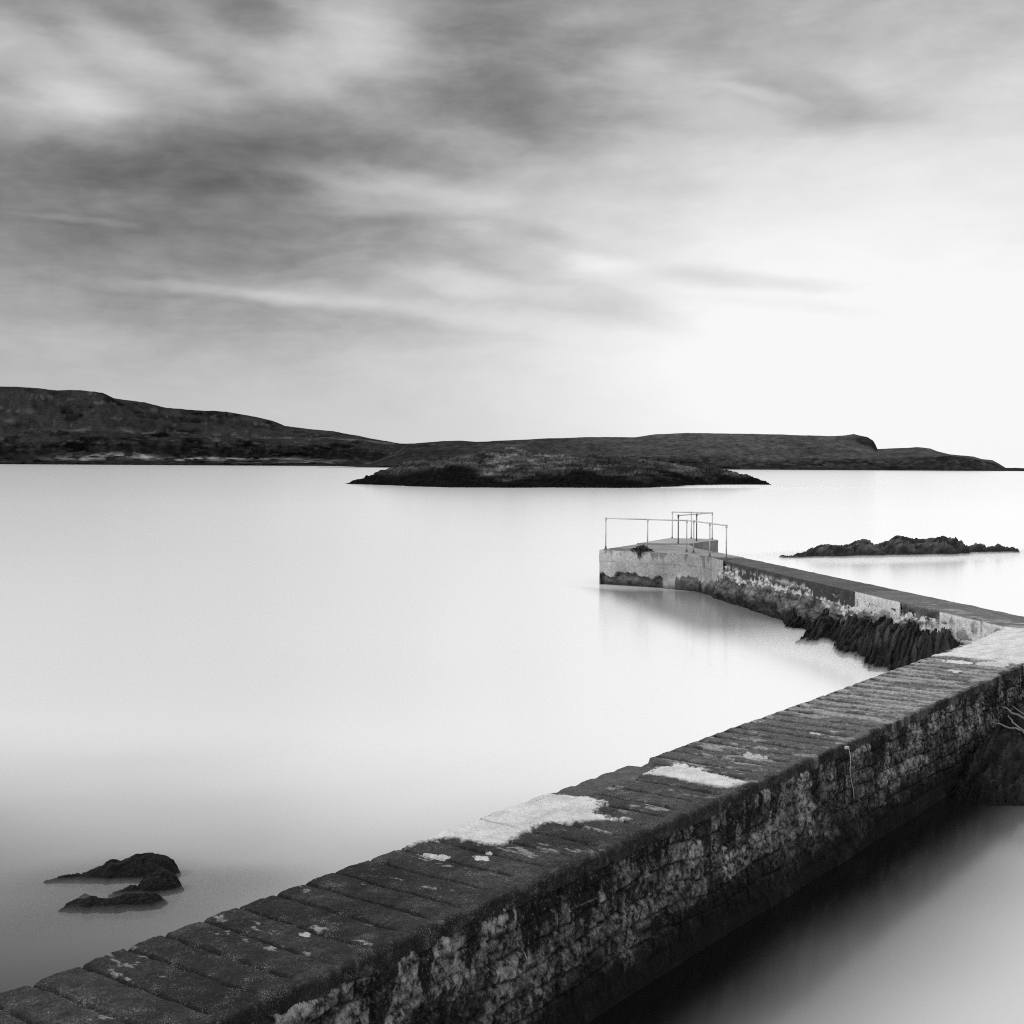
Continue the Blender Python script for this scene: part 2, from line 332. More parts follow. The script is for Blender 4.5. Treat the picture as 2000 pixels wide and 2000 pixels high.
def right_tone(P_, V, X, Y, Z):
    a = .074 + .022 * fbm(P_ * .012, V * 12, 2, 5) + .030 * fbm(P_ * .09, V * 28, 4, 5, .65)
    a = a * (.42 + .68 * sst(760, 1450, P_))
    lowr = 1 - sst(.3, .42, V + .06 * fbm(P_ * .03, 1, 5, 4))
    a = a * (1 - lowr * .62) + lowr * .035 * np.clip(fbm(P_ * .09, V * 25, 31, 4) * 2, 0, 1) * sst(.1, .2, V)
    a = a + .06 * np.clip(fbm(P_ * .045, V * 22, 41, 4) - .25, 0, 1) * sst(.6, .8, V)
    cl = sst(1655, 1690, P_) * (1 - sst(1708, 1716, P_)) * sst(.7, .8, V)
    return np.clip(a * (1 - .6 * cl), .006, .4)
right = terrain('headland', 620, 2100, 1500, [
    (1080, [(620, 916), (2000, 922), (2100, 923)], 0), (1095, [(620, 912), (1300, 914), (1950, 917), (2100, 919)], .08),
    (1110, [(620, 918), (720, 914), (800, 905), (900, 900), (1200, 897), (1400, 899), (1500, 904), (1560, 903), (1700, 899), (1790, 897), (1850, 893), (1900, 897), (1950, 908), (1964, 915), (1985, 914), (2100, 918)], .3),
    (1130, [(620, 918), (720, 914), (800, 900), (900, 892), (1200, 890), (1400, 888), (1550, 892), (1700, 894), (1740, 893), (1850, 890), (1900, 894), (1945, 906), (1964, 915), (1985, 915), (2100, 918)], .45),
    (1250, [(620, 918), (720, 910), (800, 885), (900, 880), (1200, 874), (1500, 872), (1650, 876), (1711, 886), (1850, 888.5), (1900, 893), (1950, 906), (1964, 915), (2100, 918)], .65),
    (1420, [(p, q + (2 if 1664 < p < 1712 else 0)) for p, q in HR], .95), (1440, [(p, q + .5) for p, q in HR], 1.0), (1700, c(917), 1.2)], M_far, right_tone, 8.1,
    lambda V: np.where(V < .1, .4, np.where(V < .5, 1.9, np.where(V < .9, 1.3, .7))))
tag(right, kind='structure')

# ---------------------------------------------------------------- rocks
def rock(name, segs, res, mat, amp, nscale, strike=0, aniso=3, power=1.6, zmin=-.35, margin=1.15, base=.02, hi=.07, wet=None, seed=1., sharp=.6, dip=0., tonef=None, warp=.0, saw=.5, xs=1.):
    """height field grown round ridge lines; segs = list of polylines of (x,y,z,halfwidth)"""
    P0 = np.array([p for s in segs for p in s]); wm = P0[:, 3].max() * margin
    xa, xb = (P0[:, 0] - P0[:, 3]).min() - .1 * wm, (P0[:, 0] + P0[:, 3]).max() + .1 * wm
    ya, yb = (P0[:, 1] - P0[:, 3]).min() - .1 * wm, (P0[:, 1] + P0[:, 3]).max() + .1 * wm
    rx, ry = res if isinstance(res, tuple) else (res, res)
    nx, ny = int((xb - xa) / rx) + 2, int((yb - ya) / ry) + 2
    X, Y = np.meshgrid(np.linspace(xa, xb, nx), np.linspace(ya, yb, ny), indexing='ij')
    Xw = X + warp * fbm(X / nscale, Y / nscale, seed + 40, 4); Yw = Y + warp * fbm(X / nscale, Y / nscale, seed + 50, 4)
    hh = np.full(X.shape, -9.)
    for pl in segs:
        for (x1, y1, z1, w1), (x2, y2, z2, w2) in zip(pl[:-1], pl[1:]):
            L = ((x2 - x1) * xs) ** 2 + (y2 - y1) ** 2 + 1e-9
            t = np.clip(((Xw - x1) * (x2 - x1) * xs * xs + (Yw - y1) * (y2 - y1)) / L, 0, 1)
            d = np.hypot((Xw - x1 - t * (x2 - x1)) * xs, Yw - y1 - t * (y2 - y1))
            zt = z1 + t * (z2 - z1); ww = w1 + t * (w2 - w1)
            hh = np.maximum(hh, zt - (zt - zmin) * (d / ww) ** power)
    cs, sn = math.cos(strike), math.sin(strike)
    a_ = (X * cs + Y * sn) / nscale / aniso; b_ = (-X * sn + Y * cs) / nscale
    b2 = b_ + dip * hh / nscale
    fade = sst(zmin, zmin + .3 * (P0[:, 2].max() - zmin), hh)
    nz = ridged(a_, b2, seed, 6, .58) * sharp + fbm(a_ * 2, b2 * 1.3, seed + 5, 5) * (1 - sharp)
    sw = b2 * 2.1 + 1.9 * fbm(a_ * 1.5, b2 * .6, seed + 60, 4); sw = sw - np.floor(sw); sw = (1 - sw) * sst(0, .12, sw) - .5
    sw2 = b2 * 6.3 + 2.2 * fbm(a_ * 2.5, b2, seed + 70, 4); sw2 = sw2 - np.floor(sw2); sw2 = (1 - sw2) * sst(0, .15, sw2) - .5
    nz = nz + saw * (sw + .4 * sw2) + .35 * fbm(a_ * 5, b2 * 5, seed + 80, 4)
    vv = vor(a_ * 2.3 + .3 * fbm(a_ * 2, b_ * 2, 3., 3), b2 * 1.7, int(seed * 7) + 1)
    nz = nz + .5 * (vv[2] - .5) * sst(0, .18, vv[1]) - .25 * (1 - sst(0, .12, vv[1]))
    Z = hh + amp * nz * (.35 + .65 * fade)
    if tonef is None:
        al = base + (hi - base) * np.clip(.35 + 1.3 * fbm(a_ * 3, b2 * 4, seed + 9, 5) + .5 * sw, 0, 1.6) * sst(.0, wet or .3, Z + .08 * fbm(a_ * 4, b_ * 4, 6., 3))
    else: al = tonef(X, Y, Z, a_, b2)
    fc = grid_faces(nx, ny); keep = (Z.ravel()[fc] > zmin + .02).any(1); fc = fc[keep]
    used = np.unique(fc); rm = -np.ones(Z.size, np.int64); rm[used] = np.arange(len(used))
    co = np.stack([X, Y, np.maximum(Z, zmin)], -1).reshape(-1, 3)[used]
    ctr = np.array([co[:, 0].mean(), co[:, 1].mean(), 0])
    o = mesh(name, co - ctr, rm[fc], mat, attrs={'alb': al.ravel()[used]}); o.location = ctr.tolist()
    return o
def sil(pts, Y0, Y1, wd, lift=0):                 # crest polyline from outline points; distance runs from Y0 to Y1
    n = len(pts); x0, x1 = pts[0][0], pts[-1][0]; out = []
    for px, py in pts:
        p = by(px, py, Y0 + (Y1 - Y0) * (px - x0) / (x1 - x0)); wv_ = wd(px) if callable(wd) else wd
        out.append((p[0], p[1], max(p[2], -.1) + lift, wv_))
    return out
ISL = [(668, 943), (700, 936), (733, 923), (775, 912), (835, 896), (901, 889), (957, 881), (994, 878), (1026, 884), (1082, 892), (1152, 891), (1222, 893), (1292, 903), (1339, 912), (1366, 917), (1404, 919), (1432, 924), (1469, 934), (1488, 941), (1503, 946)]
def islet_tone(X, Y, Z, a, b):
    wt = sst(1.4, 2.8, Z + 1.7 * fbm(X * .08, Y * .08, 4, 4) - .05 * np.abs(X - 10) * 0)
    q1 = X * .22 + Z * .9; q2 = Z * 1.7 - X * .10 + .5 * fbm(X * .12, Z * .3, 5, 3)
    r = .006 + wt * (.035 + .11 * np.clip(fbm(q1, q2, 9, 6, .62) + .05, 0, 1) + .16 * np.exp(-(((X + 1) / 8) ** 2)) * np.clip(fbm(q1 * 1.4, q2 * 1.3, 2, 5) + .2, 0, 1))
    f_ = vor(q1 * 1.2, q2 * 1.1, 3); r = r * (.4 + 1.2 * f_[2]) * (.35 + .65 * sst(0, .15, f_[1]))  # facet tones put missing shading contrast into the colour
    return np.clip(r * .85, .004, .3)
isl = rock('rocky_islet', [sil(ISL, 243, 247, lambda p: float(np.interp(p, [668, 760, 880, 1250, 1400, 1488], [3, 16, 38, 32, 9, 3])))], (.16, .3), M_islet, .62, 4.2, strike=.25, aniso=2.6, power=1.35, zmin=-1.2, tonef=islet_tone, seed=2.2, warp=1.2, saw=.8, xs=6.)
tag(isl, 'long dark rocky islet across the water in front of the hills', 'islet')
RR = [(1528, 1090), (1554, 1089), (1575, 1081), (1585, 1076), (1603, 1070), (1624, 1067), (1650, 1066), (1663, 1060), (1681, 1056), (1691, 1057), (1707, 1064), (1720, 1066), (1741, 1055), (1772, 1052), (1790, 1055), (1818, 1051), (1841, 1048), (1856, 1051), (1860, 1061), (1870, 1065), (1885, 1068), (1904, 1066.5), (1924, 1070), (1953, 1066), (1966, 1069), (1977, 1075)]
rr = rock('skerry', [sil(RR, 55.2, 59.4, lambda p: float(np.interp(p, [1528, 1600, 1700, 1850, 1870, 1977], [.6, 1.1, 1.6, 1.6, .9, .6])))], (.035, .05), M_rock, .18, .6, strike=.5, aniso=2.5, power=1.8, zmin=-.3, base=.012, hi=.075, wet=.5, seed=5.1, warp=.2, xs=2.)
tag(rr, 'low jagged skerry in pale water beyond the pier arm', 'rock')
B1 = [(93, 1729), (128, 1722), (155, 1718), (186, 1707), (203, 1702), (219, 1690), (234, 1691), (269, 1679), (288, 1674), (303, 1678), (315, 1681), (322, 1692)]
B2 = [(205, 1758), (228, 1748), (259, 1737), (273, 1740), (288, 1728), (300, 1712), (314, 1706), (328, 1716), (334, 1733)]
B3 = [(120, 1786), (145, 1769), (176, 1763), (217, 1765), (248, 1758), (286, 1757), (297, 1765)]
for nm, pl, y0, y1, wd, lb, sd in (
    ('rock', B1, 12.15, 12.35, lambda p: float(np.interp(p, [93, 200, 322], [.08, .2, .2])), 'largest black rock, farthest of the cluster in the water left of the wall', 1.3),
    ('rock', B2, 11.75, 11.95, lambda p: float(np.interp(p, [205, 300, 334], [.11, .18, .16])), 'striped black rock between the large and the long low rock of the left cluster', 2.7),
    ('rock', B3, 11.42, 11.55, lambda p: float(np.interp(p, [120, 200, 297], [.15, .24, .2])), 'long low black rock, nearest to the wall in the left cluster', 4.4)):
    o = rock(nm, [sil(pl, y0, y1, wd, .03)], (.008, .008), M_rock, .036, .13, strike=.3, aniso=3., power=2.4, zmin=-.12, base=.004, hi=.018, wet=.12, seed=sd, warp=.03)
    tag(o, lb, 'rock', 'black rocks in the water left of the wall')
sb = rock('rock', [[(*bp(140, 1760, 0)[:2], .0, .06), (*bp(165, 1753, 0)[:2], .035, .07), (*bp(182, 1752, 0)[:2], .0, .05)]], (.008, .008), M_rock, .012, .1, zmin=-.12, base=.01, hi=.02, seed=6.)
tag(sb, 'small rock tip barely breaking the surface inside the left cluster', 'rock', 'black rocks in the water left of the wall')
# rock the pier arm is founded on
PR = [[(7.5, 32.5, .30, .7), (7.9, 29.8, .45, .95), (8.05, 27.2, .62, 1.15), (8.3, 24.5, .72, 1.2), (8.5, 22.8, .6, 1.1)],
      [(7.35, 32.6, .40, .6), (6.95, 31.2, .08, .4)],
      [(7.6, 30.6, .55, .6), (7.2, 29.6, .42, .5), (6.65, 28.6, .05, .32)],
      [(7.9, 29.0, .66, .6), (7.5, 28.0, .5, .5), (6.95, 26.8, .06, .34)],
      [(8.1, 27.5, .76, .6), (7.75, 26.5, .62, .5), (7.2, 25.0, .10, .36)],
      [(8.3, 26.2, .82, .6), (7.95, 25.3, .7, .55), (7.4, 24.0, .14, .4)],
      [(8.5, 25.0, .8, .6), (8.2, 24.1, .7, .55), (7.7, 22.9, .16, .42)],
      [(8.7, 23.8, .75, .7), (8.3, 22.9, .5, .6), (8.0, 22.2, .3, .5)]]
o = rock('rock_ledge', PR, (.02, .022), M_rock, .15, .42, strike=1.12, aniso=8, power=1.9, zmin=-.3, base=.005, hi=.045, wet=.5, saw=.9, seed=3.6, sharp=.6, dip=.1, warp=.14)
tag(o, 'steep black rock ledge with slanting strata under the angle of the pier', 'rock')
# rock outcrop on the right of the wall
PO = [[(6.4, 16.2, .55, 1.0), (6.0, 15.6, .25, .9)], [(7.4, 17.4, .8, 1.3), (8.4, 18.2, .9, 1.6)], [(6.9, 16.4, .5, 1.1), (8.3, 16.6, .6, 1.2)], [(9.4, 18.5, 1.0, 1.5), (11, 19.5, .8, 2.)]]
o = rock('rock_outcrop', PO, (.022, .022), M_rock, .2, .34, strike=.9, aniso=3.5, power=1.9, zmin=-.3, base=.006, hi=.03, wet=.3, saw=.5, seed=7.7, sharp=.6, warp=.15)
tag(o, 'dark rock outcrop against the shaded side of the wall at the right edge', 'rock')

# ---------------------------------------------------------------- foreground wall
ZT = 1.15
def tl(s): return -6.262 - .0051 * (s - 3.9)
def tr(s): return -5.060 + .0046 * (s - 4.6)
s_ = [1.2]
while s_[-1] < 24.0: s_.append(s_[-1] + max(.0072, .0011 * max(s_[-1] - .5, 1)))
s_ = np.array(s_)
def to_world(s, t, z): return np.stack([s * D2[0] + t * N2[0], s * D2[1] + t * N2[1], z], -1)
def st_of(px, py, z=ZT): p = bp(px, py, z)[:2]; return (float(p @ D2), float(p @ N2))
MIT_L, MIT_R = 23.35, 23.85             # mitre where the pier arm takes over
# slab joints, drawn from the photo at the near end and regular further on
jt = [st_of(x, y)[0] for x, y in ((65, 1921), (159, 1884), (250, 1852), (319, 1826), (395, 1799), (467, 1774), (540, 1747), (595, 1726), (652, 1705), (720, 1680), (775, 1658))]
q = jt[0]
while q > .8: q -= .29; jt.insert(0, q)
q = jt[-1]; rj = random.Random(5)
while q < 24.5: q += rj.uniform(.27, .34); jt.append(q)
jt = np.array(jt)
patches = [[(790, 1655), (860, 1625), (1072, 1548), (1150, 1558), (1182, 1572), (1165, 1588), (1225, 1603), (1140, 1607), (1062, 1608), (1030, 1625), (975, 1652), (940, 1652), (900, 1640), (850, 1641)],
           [(1262, 1514), (1290, 1500), (1320, 1493), (1372, 1502), (1385, 1512), (1462, 1530), (1420, 1540), (1380, 1534), (1300, 1520)],
           [(1820, 1281), (1850, 1275), (1927, 1243), (1935, 1226), (1990, 1228), (2120, 1235), (2120, 1310), (1990, 1297), (1930, 1290), (1860, 1282)]]
patches = [[st_of(x, y) for x, y in p] for p in patches]
ledge = [st_of(x, y) for x, y in ((1066, 1552), (1132, 1560), (1180, 1541), (1262, 1512), (1282, 1494), (1276, 1476), (1060, 1530))]
ledge = [(a, b - .06 if i in (0, 5, 6) else b) for i, (a, b) in enumerate(ledge)]
# cross profile, from low on the left, over the top, to low on the right: (kind, value)
prof = []
for z in np.linspace(.93, ZT - .03, 14): prof.append((0, 0, z, -1, 0))
for a in np.linspace(0, 90, 5): prof.append((0, .03 - .03 * math.cos(rad(a)), ZT - .03 + .03 * math.sin(rad(a)), -math.cos(rad(a)), math.sin(rad(a))))
for u in np.linspace(0, 1, 135)[1:-1]: prof.append((1, u, ZT, 0, 1))
for a in np.linspace(0, 90, 8): prof.append((2, -.025 + .025 * math.sin(rad(a)), ZT - .025 + .025 * math.cos(rad(a)), math.sin(rad(a)), math.cos(rad(a))))
for z in np.linspace(ZT - .032, 1.04, 9): prof.append((2, 0, z, 1, 0))
SS = s_[:, None]; K = np.array([p[0] for p in prof])[None]; V1 = np.array([p[1] for p in prof])[None]; ZP = np.array([p[2] for p in prof])[None]
NT = np.array([p[3] for p in prof])[None]; NZ = np.array([p[4] for p in prof])[None]
TL, TR = tl(SS), tr(SS)
T = np.where(K == 0, TL + V1, np.where(K == 2, TR + V1, TL + .03 + (TR - TL - .055) * V1))
SSb, T = np.broadcast_arrays(SS + 0 * T, T)
send = MIT_L + (MIT_R - MIT_L) * (T - tl(23.5)) / (tr(23.5) - tl(23.5))
SSb = 1.2 + (SSb - 1.2) * (send - 1.2) / (s_[-1] - 1.2)
Zb = ZP + 0 * T; tu = (T - tl(SSb)) / (tr(SSb) - tl(SSb))
ji = np.clip(np.searchsorted(jt, SSb.ravel()), 1, len(jt) - 1).reshape(SSb.shape)
wob = .012 * fbm(SSb * .9, T * 2.2, 3, 3)
sj = SSb + wob
ja, jb = jt[ji - 1], jt[ji]; dj = np.minimum(sj - ja, jb - sj); dj = np.minimum(np.abs(sj - ja), np.abs(jb - sj))
wdt = jb - ja; cen = np.clip(1 - ((sj - (ja + jb) / 2) / (wdt / 2)) ** 2, 0, 1)
far = sst(9.5, 17, SSb)
pd = np.maximum.reduce([inpoly(SSb, T, p) for p in patches])
pn = pd + .045 * fbm(SSb * 6, T * 9, 1, 5) + .03 * fbm(SSb * 30, T * 30, 4, 3)
patch = sst(-.03, .035, pn + .02 * fbm(SSb * 70, T * 55, 44, 2))
lowd = inpoly(SSb, T, ledge) + .012 * fbm(SSb * 12, T * 12, 9, 4); low = sst(-.004, .012, lowd) * (K < 2)
gw = (.014 + .005 * fbm(SSb * 7, T * 9, 14, 3)) * (1 + 1.7 * sst(6.5, 13, SSb))
groove = (1 - sst(gw * .5, gw * 1.7, dj)) * (1 - .8 * patch) * (1 - .1 * far) * (1 + .25 * np.clip(fbm(SSb * 1.7, T * 3, 22, 3), -1, 1))
groove = groove * (1 - low) * (1 - .85 * sst(.80, .93, tu + .04 * fbm(SSb * 5, T * 5, 77, 3)))
rnd = hsh(ji, ji * 0 + 3, ji * 0)
disp = .010 * cen * (1 - .85 * far) - (.026 + .016 * far) * groove * np.where(tu < .05, 1 - .85 * sst(7, 11, SSb), 1) + .007 * fbm(SSb * 6, T * 6, 5, 5) + .006 * (rnd - .5) + .0035 * fbm(SSb * 45, T * 45, Zb * 45, 4)
disp = disp + .012 * patch * (1 - low)
edge = sst(.86, 1.0, tu) 
disp = disp + edge * (.016 * fbm(SSb * 5, T * 5, Zb * 5, 4) + .006 * fbm(SSb * 28, T * 28, Zb * 28, 3))
tn, zn = T + NT * disp, Zb + NZ * disp - .05 * low * (K < 2) * (Zb > 1.05)
# slabs end unevenly at the left edge
lows_ = sst(ledge[0][0], ledge[0][0] + .03, SSb) * (1 - sst(ledge[4][0] - .02, ledge[4][0] + .03, SSb))
tn = tn - .11 * lows_ * sst(.2, .0, tu) * (K < 2)
tn = tn + np.where(tu < .06, (rnd - .5) * .022 * (1 - .6 * far) - .02 * groove * (1 - far), 0)
spk = hsh((SSb * 140).astype(np.int64), (T * 140).astype(np.int64), (Zb * 140).astype(np.int64))
clus = fbm(SSb * 5, T * 5, 31, 4)
a0 = .027 + .020 * fbm(SSb * 2.0, T * 3, 8, 4) + .020 * (rnd - .5) * (1 + far) + .10 * sst(7, 15, SSb)  # slabs lighten with distance, putting corner vignetting into the colour
a0 = a0 * (1 + .5 * fbm(SSb * 40, T * 40, Zb * 40, 3))
lich = np.clip(fbm(SSb * 5.0, T * 2.2, 51, 6, .62) * 1.5 + .5 * fbm(SSb * 26, T * 14, 52, 4), -1, 1.2)
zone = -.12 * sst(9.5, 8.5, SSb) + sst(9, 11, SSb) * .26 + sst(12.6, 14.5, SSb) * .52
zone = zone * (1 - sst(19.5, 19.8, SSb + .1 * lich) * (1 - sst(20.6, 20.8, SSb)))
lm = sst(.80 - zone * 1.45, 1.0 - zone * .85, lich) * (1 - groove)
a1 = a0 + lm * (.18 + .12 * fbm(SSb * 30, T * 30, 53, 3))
a1 = a1 * (1 - .92 * np.clip(groove, 0, 1))
grit = fbm(SSb * 75, T * 60, 91, 2); a1 = a1 + .07 * sst(.75 - .3 * np.clip(clus, -.5, 1), 1.0, grit) * spk
spots = [(838, 1673, .045, .6), (866, 1676, .04, .5), (940, 1678, .05, .6), (955, 1667, .03, .5), (1870, 1293, .16, .7), (1940, 1297, .2, .6), (1868, 1311, .08, .6), (1467, 1477, .10, .5), (598, 1827, .03, .5), (1595, 1433, .06, .5), (1955, 1295, .12, .6)]
for x, y, r, al in spots:
    s0, t0 = st_of(x, y); d = np.hypot((SSb - s0) * 1.0, (T - t0) * .8) + r * .5 * fbm(SSb * 22, T * 22, 61, 3)
    a1 = np.where(d < r, al * (1 + .2 * fbm(SSb * 40, T * 40, 2, 2)), a1)
pc = .70 + .12 * fbm(SSb * 4, T * 9, 15, 4) + .06 * fbm(SSb * 30, T * 30, 16, 3)
ghost = (1 - sst(.01, .03, dj)) * sst(-.2, .5, fbm(SSb * 2.1, T * 2.6, 88, 3))
pc = pc * (1 - .33 * ghost)
alb = a1 * (1 - patch) + pc * patch
alb = alb * (1 - low) + low * (.085 + .02 * fbm(SSb * 25, T * 25, 3, 4))
moss = (.75 + .25 * sst(-.3, .1, fbm(SSb * 3, T * 3, Zb * 3, 4))) * sst(.95, .995, tu + .035 * fbm(SSb * 6, T * 6, 41, 4)) * (K >= 1)
alb = alb * (1 - moss) + moss * (.014 + .05 * sst(.35, .8, fbm(SSb * 14, T * 14, Zb * 14, 4)))
alb = alb + moss * .10 * sst(.5, .9, fbm(SSb * 60, T * 60, Zb * 60, 2)) * spk
alb = np.clip(alb, .006, .8)
wall = empty('breakwater_wall', (*(to_world(12., -5.65, 0)[:2]), 0), 'long narrow stone wall with slab top running from lower left to the corner', 'wall')
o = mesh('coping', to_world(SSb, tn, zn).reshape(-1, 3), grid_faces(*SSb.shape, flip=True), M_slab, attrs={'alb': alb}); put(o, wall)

# rubble face on the right (shaded side) and the sea side on the left
def masonry(name, sv, tfun, zt, zb, nside, seed, parent, tonekind):
    zz = np.concatenate([np.linspace(zt, .25, 78), np.linspace(.24, zb, 20)[1:]])
    Sg, Zg = np.meshgrid(sv, zz, indexing='ij')
    rowc = Zg / .155 + .35 * fbm(Sg * .7, Zg * .8, seed, 3) + .10 * fbm(Sg * 5, Zg * 5, seed + 1, 3); row = np.floor(rowc)
    wl = .75 + .6 * hsh(row.astype(np.int64), row.astype(np.int64) * 0 + 5, row.astype(np.int64) * 0)
    colc = Sg / .38 / wl + 7 * hsh(row.astype(np.int64), row.astype(np.int64) * 0, row.astype(np.int64) * 0) + .35 * fbm(Sg * 1.7, row * 3.1, seed + 2, 2) + .06 * fbm(Sg * 9, Zg * 9, seed + 3, 3); col = np.floor(colc)
    jd = np.minimum(np.minimum(rowc - row, row + 1 - rowc) * .155, np.minimum(colc - col, col + 1 - colc) * .38 * wl)
    idd = hsh(row.astype(np.int64), col.astype(np.int64), row.astype(np.int64) * 0 + 9)
    joint = (1 - sst(.003, .014, jd + .005 * fbm(Sg * 20, Zg * 20, seed + 4, 2))) * (.45 + .55 * sst(-.3, .3, fbm(Sg * 1.9, Zg * 3, seed + 14, 4)))
    lowz = sst(.0, .3, Zg)
    d = (.010 * (idd - .5) + .004 * sst(0, .03, jd) - .016 * joint + .016 * fbm(Sg * 5, Zg * 6, seed + 6, 6, .6) + .012 * fbm(Sg * 22, Zg * 22, seed + 8, 5, .6)) * (.25 + .75 * lowz)
    rend = sst(-.05, .25, fbm(Sg * 1.9, Zg * 3.6, seed + 11, 6, .6) + .35 * (Zg - .7)) 
    joint = joint * (1 - .6 * rend)
    d = d + .012 * rend
    d = d - .012 * sst(1.03, 1.06, Zg) + .08 * np.clip(.7 - Zg, 0, 1)
    a = .055 + .07 * idd + .05 * fbm(Sg * 8, Zg * 8, seed + 2, 4)
    a = a + rend * (.17 + .08 * fbm(Sg * 9, Zg * 9, seed + 7, 4))
    a = a * (1 - .85 * joint)
    tex = fbm(Sg * 26, Zg * 22, seed + 12, 5, .7); a = a * np.clip(1 + 2.1 * tex, .08, 3)
    # dark algae runs below the coping
    drip = fbm(Sg * 4.5, Zg * .9, seed + 21, 4) + .35 * fbm(Sg * 14, Zg * 3, seed + 22, 3)
    run = sst(-.05, .12, drip + 1.5 * (Zg - .98)); a = a * (1 - .92 * run)
    mott = sst(.0, .4, fbm(Sg * 3.2, Zg * 4.5, seed + 31, 5)); a = a * (1 - .55 * mott)
    a = a * (.05 + .95 * sst(.15, .75, Zg + .16 * fbm(Sg * 2.2, Zg * 3, seed + 41, 4)))       # tidal algae zone
    sp = hsh((Sg * 120).astype(np.int64), (Zg * 120).astype(np.int64), Zg.astype(np.int64) + 5)
    a = a + .2 * sst(.5, .95, fbm(Sg * 60, Zg * 60, seed + 71, 2)) * sst(.3, .6, Zg) * sp
    crk = np.abs(vn(Sg * .9, Zg * 4.2, seed + 55)) ; crk = (1 - sst(.0, .03, crk)) * sst(.3, .7, Zg)
    a = a + .14 * crk * sst(.1, .4, fbm(Sg * 2, Zg * 2, seed + 60, 3)); d = d + .008 * crk
    T_ = tfun(Sg) + nside * d
    co = to_world(Sg, T_, Zg).reshape(-1, 3)
    o = mesh(name, co, grid_faces(*Sg.shape, flip=(nside < 0)), M_mas, attrs={'alb': np.clip(a, .004, .6)})
    return put(o, parent)
masonry('masonry_face', s_[::1], lambda s: tr(s) - .003, 1.06, -.35, 1, 4., wall, 0)
masonry('masonry_face', np.arange(1.2, 23.2, .04), lambda s: tl(s) + .02, 1.05, -.35, -1, 9., wall, 0)

# ---------------------------------------------------------------- pier arm
PFa, PBa = np.array((6.361, 37.86)), np.array((6.721, 41.598))
def pf(Y): return 8.80 + (Y - 22.45) * (6.361 - 8.80) / (37.86 - 22.45)
def pb(Y): return 10.13 + (Y - 22.08) * (6.721 - 10.13) / (41.598 - 22.08)
pier = empty('pier', (8, 31, 0), 'grey concrete pier arm ending in a widened platform with handrails', 'pier')
cutsF = [22.47, 23.55, 25.1, 26.75, 28.98, 31.9, 35.3, 38.05]
cutsB = [22.1, 23.55, 25.2, 26.9, 29.2, 32.3, 35.8, 39.4]
def box_grid(name, quad, z0, z1, res, mat, seed, topalb, frontalb, parent, rgh=.012, lip=.02):
    """block with four plan corners (front near, front far, back far, back near); front = towards -X"""
    A, B, C_, D_ = [np.array(q_, float) for q_ in quad]
    L = max(np.linalg.norm(B - A), np.linalg.norm(C_ - D_)); Wd = np.linalg.norm(D_ - A)
    n = max(int(L / res), 3); m = max(int(Wd / res), 3); k = max(int((z1 - z0) / res), 3)
    u = np.linspace(0, 1, n)[:, None]
    pv = [(0, z0 + (z1 - lip - z0) * i / k, 0) for i in range(k)] + [(0, z1 - lip, 0), (lip * .3 / Wd, z1 - lip * .3, .5)] + [(lip / Wd + (1 - 2 * lip / Wd) * i / m, z1, 1) for i in range(m + 1)] + [(1 - lip * .3 / Wd, z1 - lip * .3, .5), (1, z1 - lip, 2)] + [(1, z1 - lip + (z0 - z1 + lip) * i / k, 2) for i in range(1, k + 1)]
    vv = np.array([p[0] for p in pv])[None]; zz = np.array([p[1] for p in pv])[None]; kk = np.array([p[2] for p in pv])[None]
    F_ = A + (B - A) * u; Bk = D_ + (C_ - D_) * u
    X = F_[:, :1] + (Bk - F_)[:, :1] * vv; Y = F_[:, 1:] + (Bk - F_)[:, 1:] * vv; Z = zz + 0 * X; kk = kk + 0 * X
    nn = fbm(X * 3, Y * 3, Z * 3 + seed, 5)
    dx = np.where(kk == 0, -1., np.where(kk == 2, 1., 0)) * rgh * nn * 1.5
    e_ = np.minimum(u, 1 - u) * L; chamf = .018 * (1 - sst(0, .05, e_))
    X = X + dx + np.where(kk == 0, chamf, 0); Z = Z + np.where(kk == 1, rgh * nn * .7 - chamf, 0)
    top = topalb(X, Y, Z, u + 0 * X, vv + 0 * X); fr = frontalb(X, Y, Z, u + 0 * X, vv + 0 * X)
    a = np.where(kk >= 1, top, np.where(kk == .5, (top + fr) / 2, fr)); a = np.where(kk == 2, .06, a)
    o = mesh(name, np.stack([X, Y, Z], -1).reshape(-1, 3), grid_faces(*X.shape, flip=True), mat, attrs={'alb': np.clip(a, .006, .8)})
    put(o, parent)
    return o
def t_dark(b=.09, sc=0.02): return lambda X, Y, Z, u, v: b + sc * fbm(X * 2, Y * 2, 3, 4) + .012 * fbm(X * 14, Y * 14, 5, 3) + .25 * (hsh((X * 40).astype(np.int64), (Y * 40).astype(np.int64), (X * 0).astype(np.int64)) > .9965)
def f_dark(X, Y, Z, u, v):
    dr = fbm(Y * 5, 0, 3, 4)
    w_ = sst(.02, .08, (ZT - .33 + .11 * dr) - Z)
    return .05 + .015 * fbm(Y * 9, Z * 9, 4, 4) + w_ * .6
def f_band(X, Y, Z, u, v):
    line = np.exp(-((Z - (ZT - .17 - .0 * u) - .03 * fbm(Y * 5, 0, 8, 4)) / .028) ** 2)
    tri = np.clip(fbm(Y * 7, Z * 3, 9, 3) * 1.6, 0, 1) * np.exp(-((Z - ZT + .19) / .07) ** 2)
    return f_dark(X, Y, Z, u, v) + .32 * np.clip(line * (.5 + fbm(Y * 3, 1, 2, 3)) + tri, 0, 1)
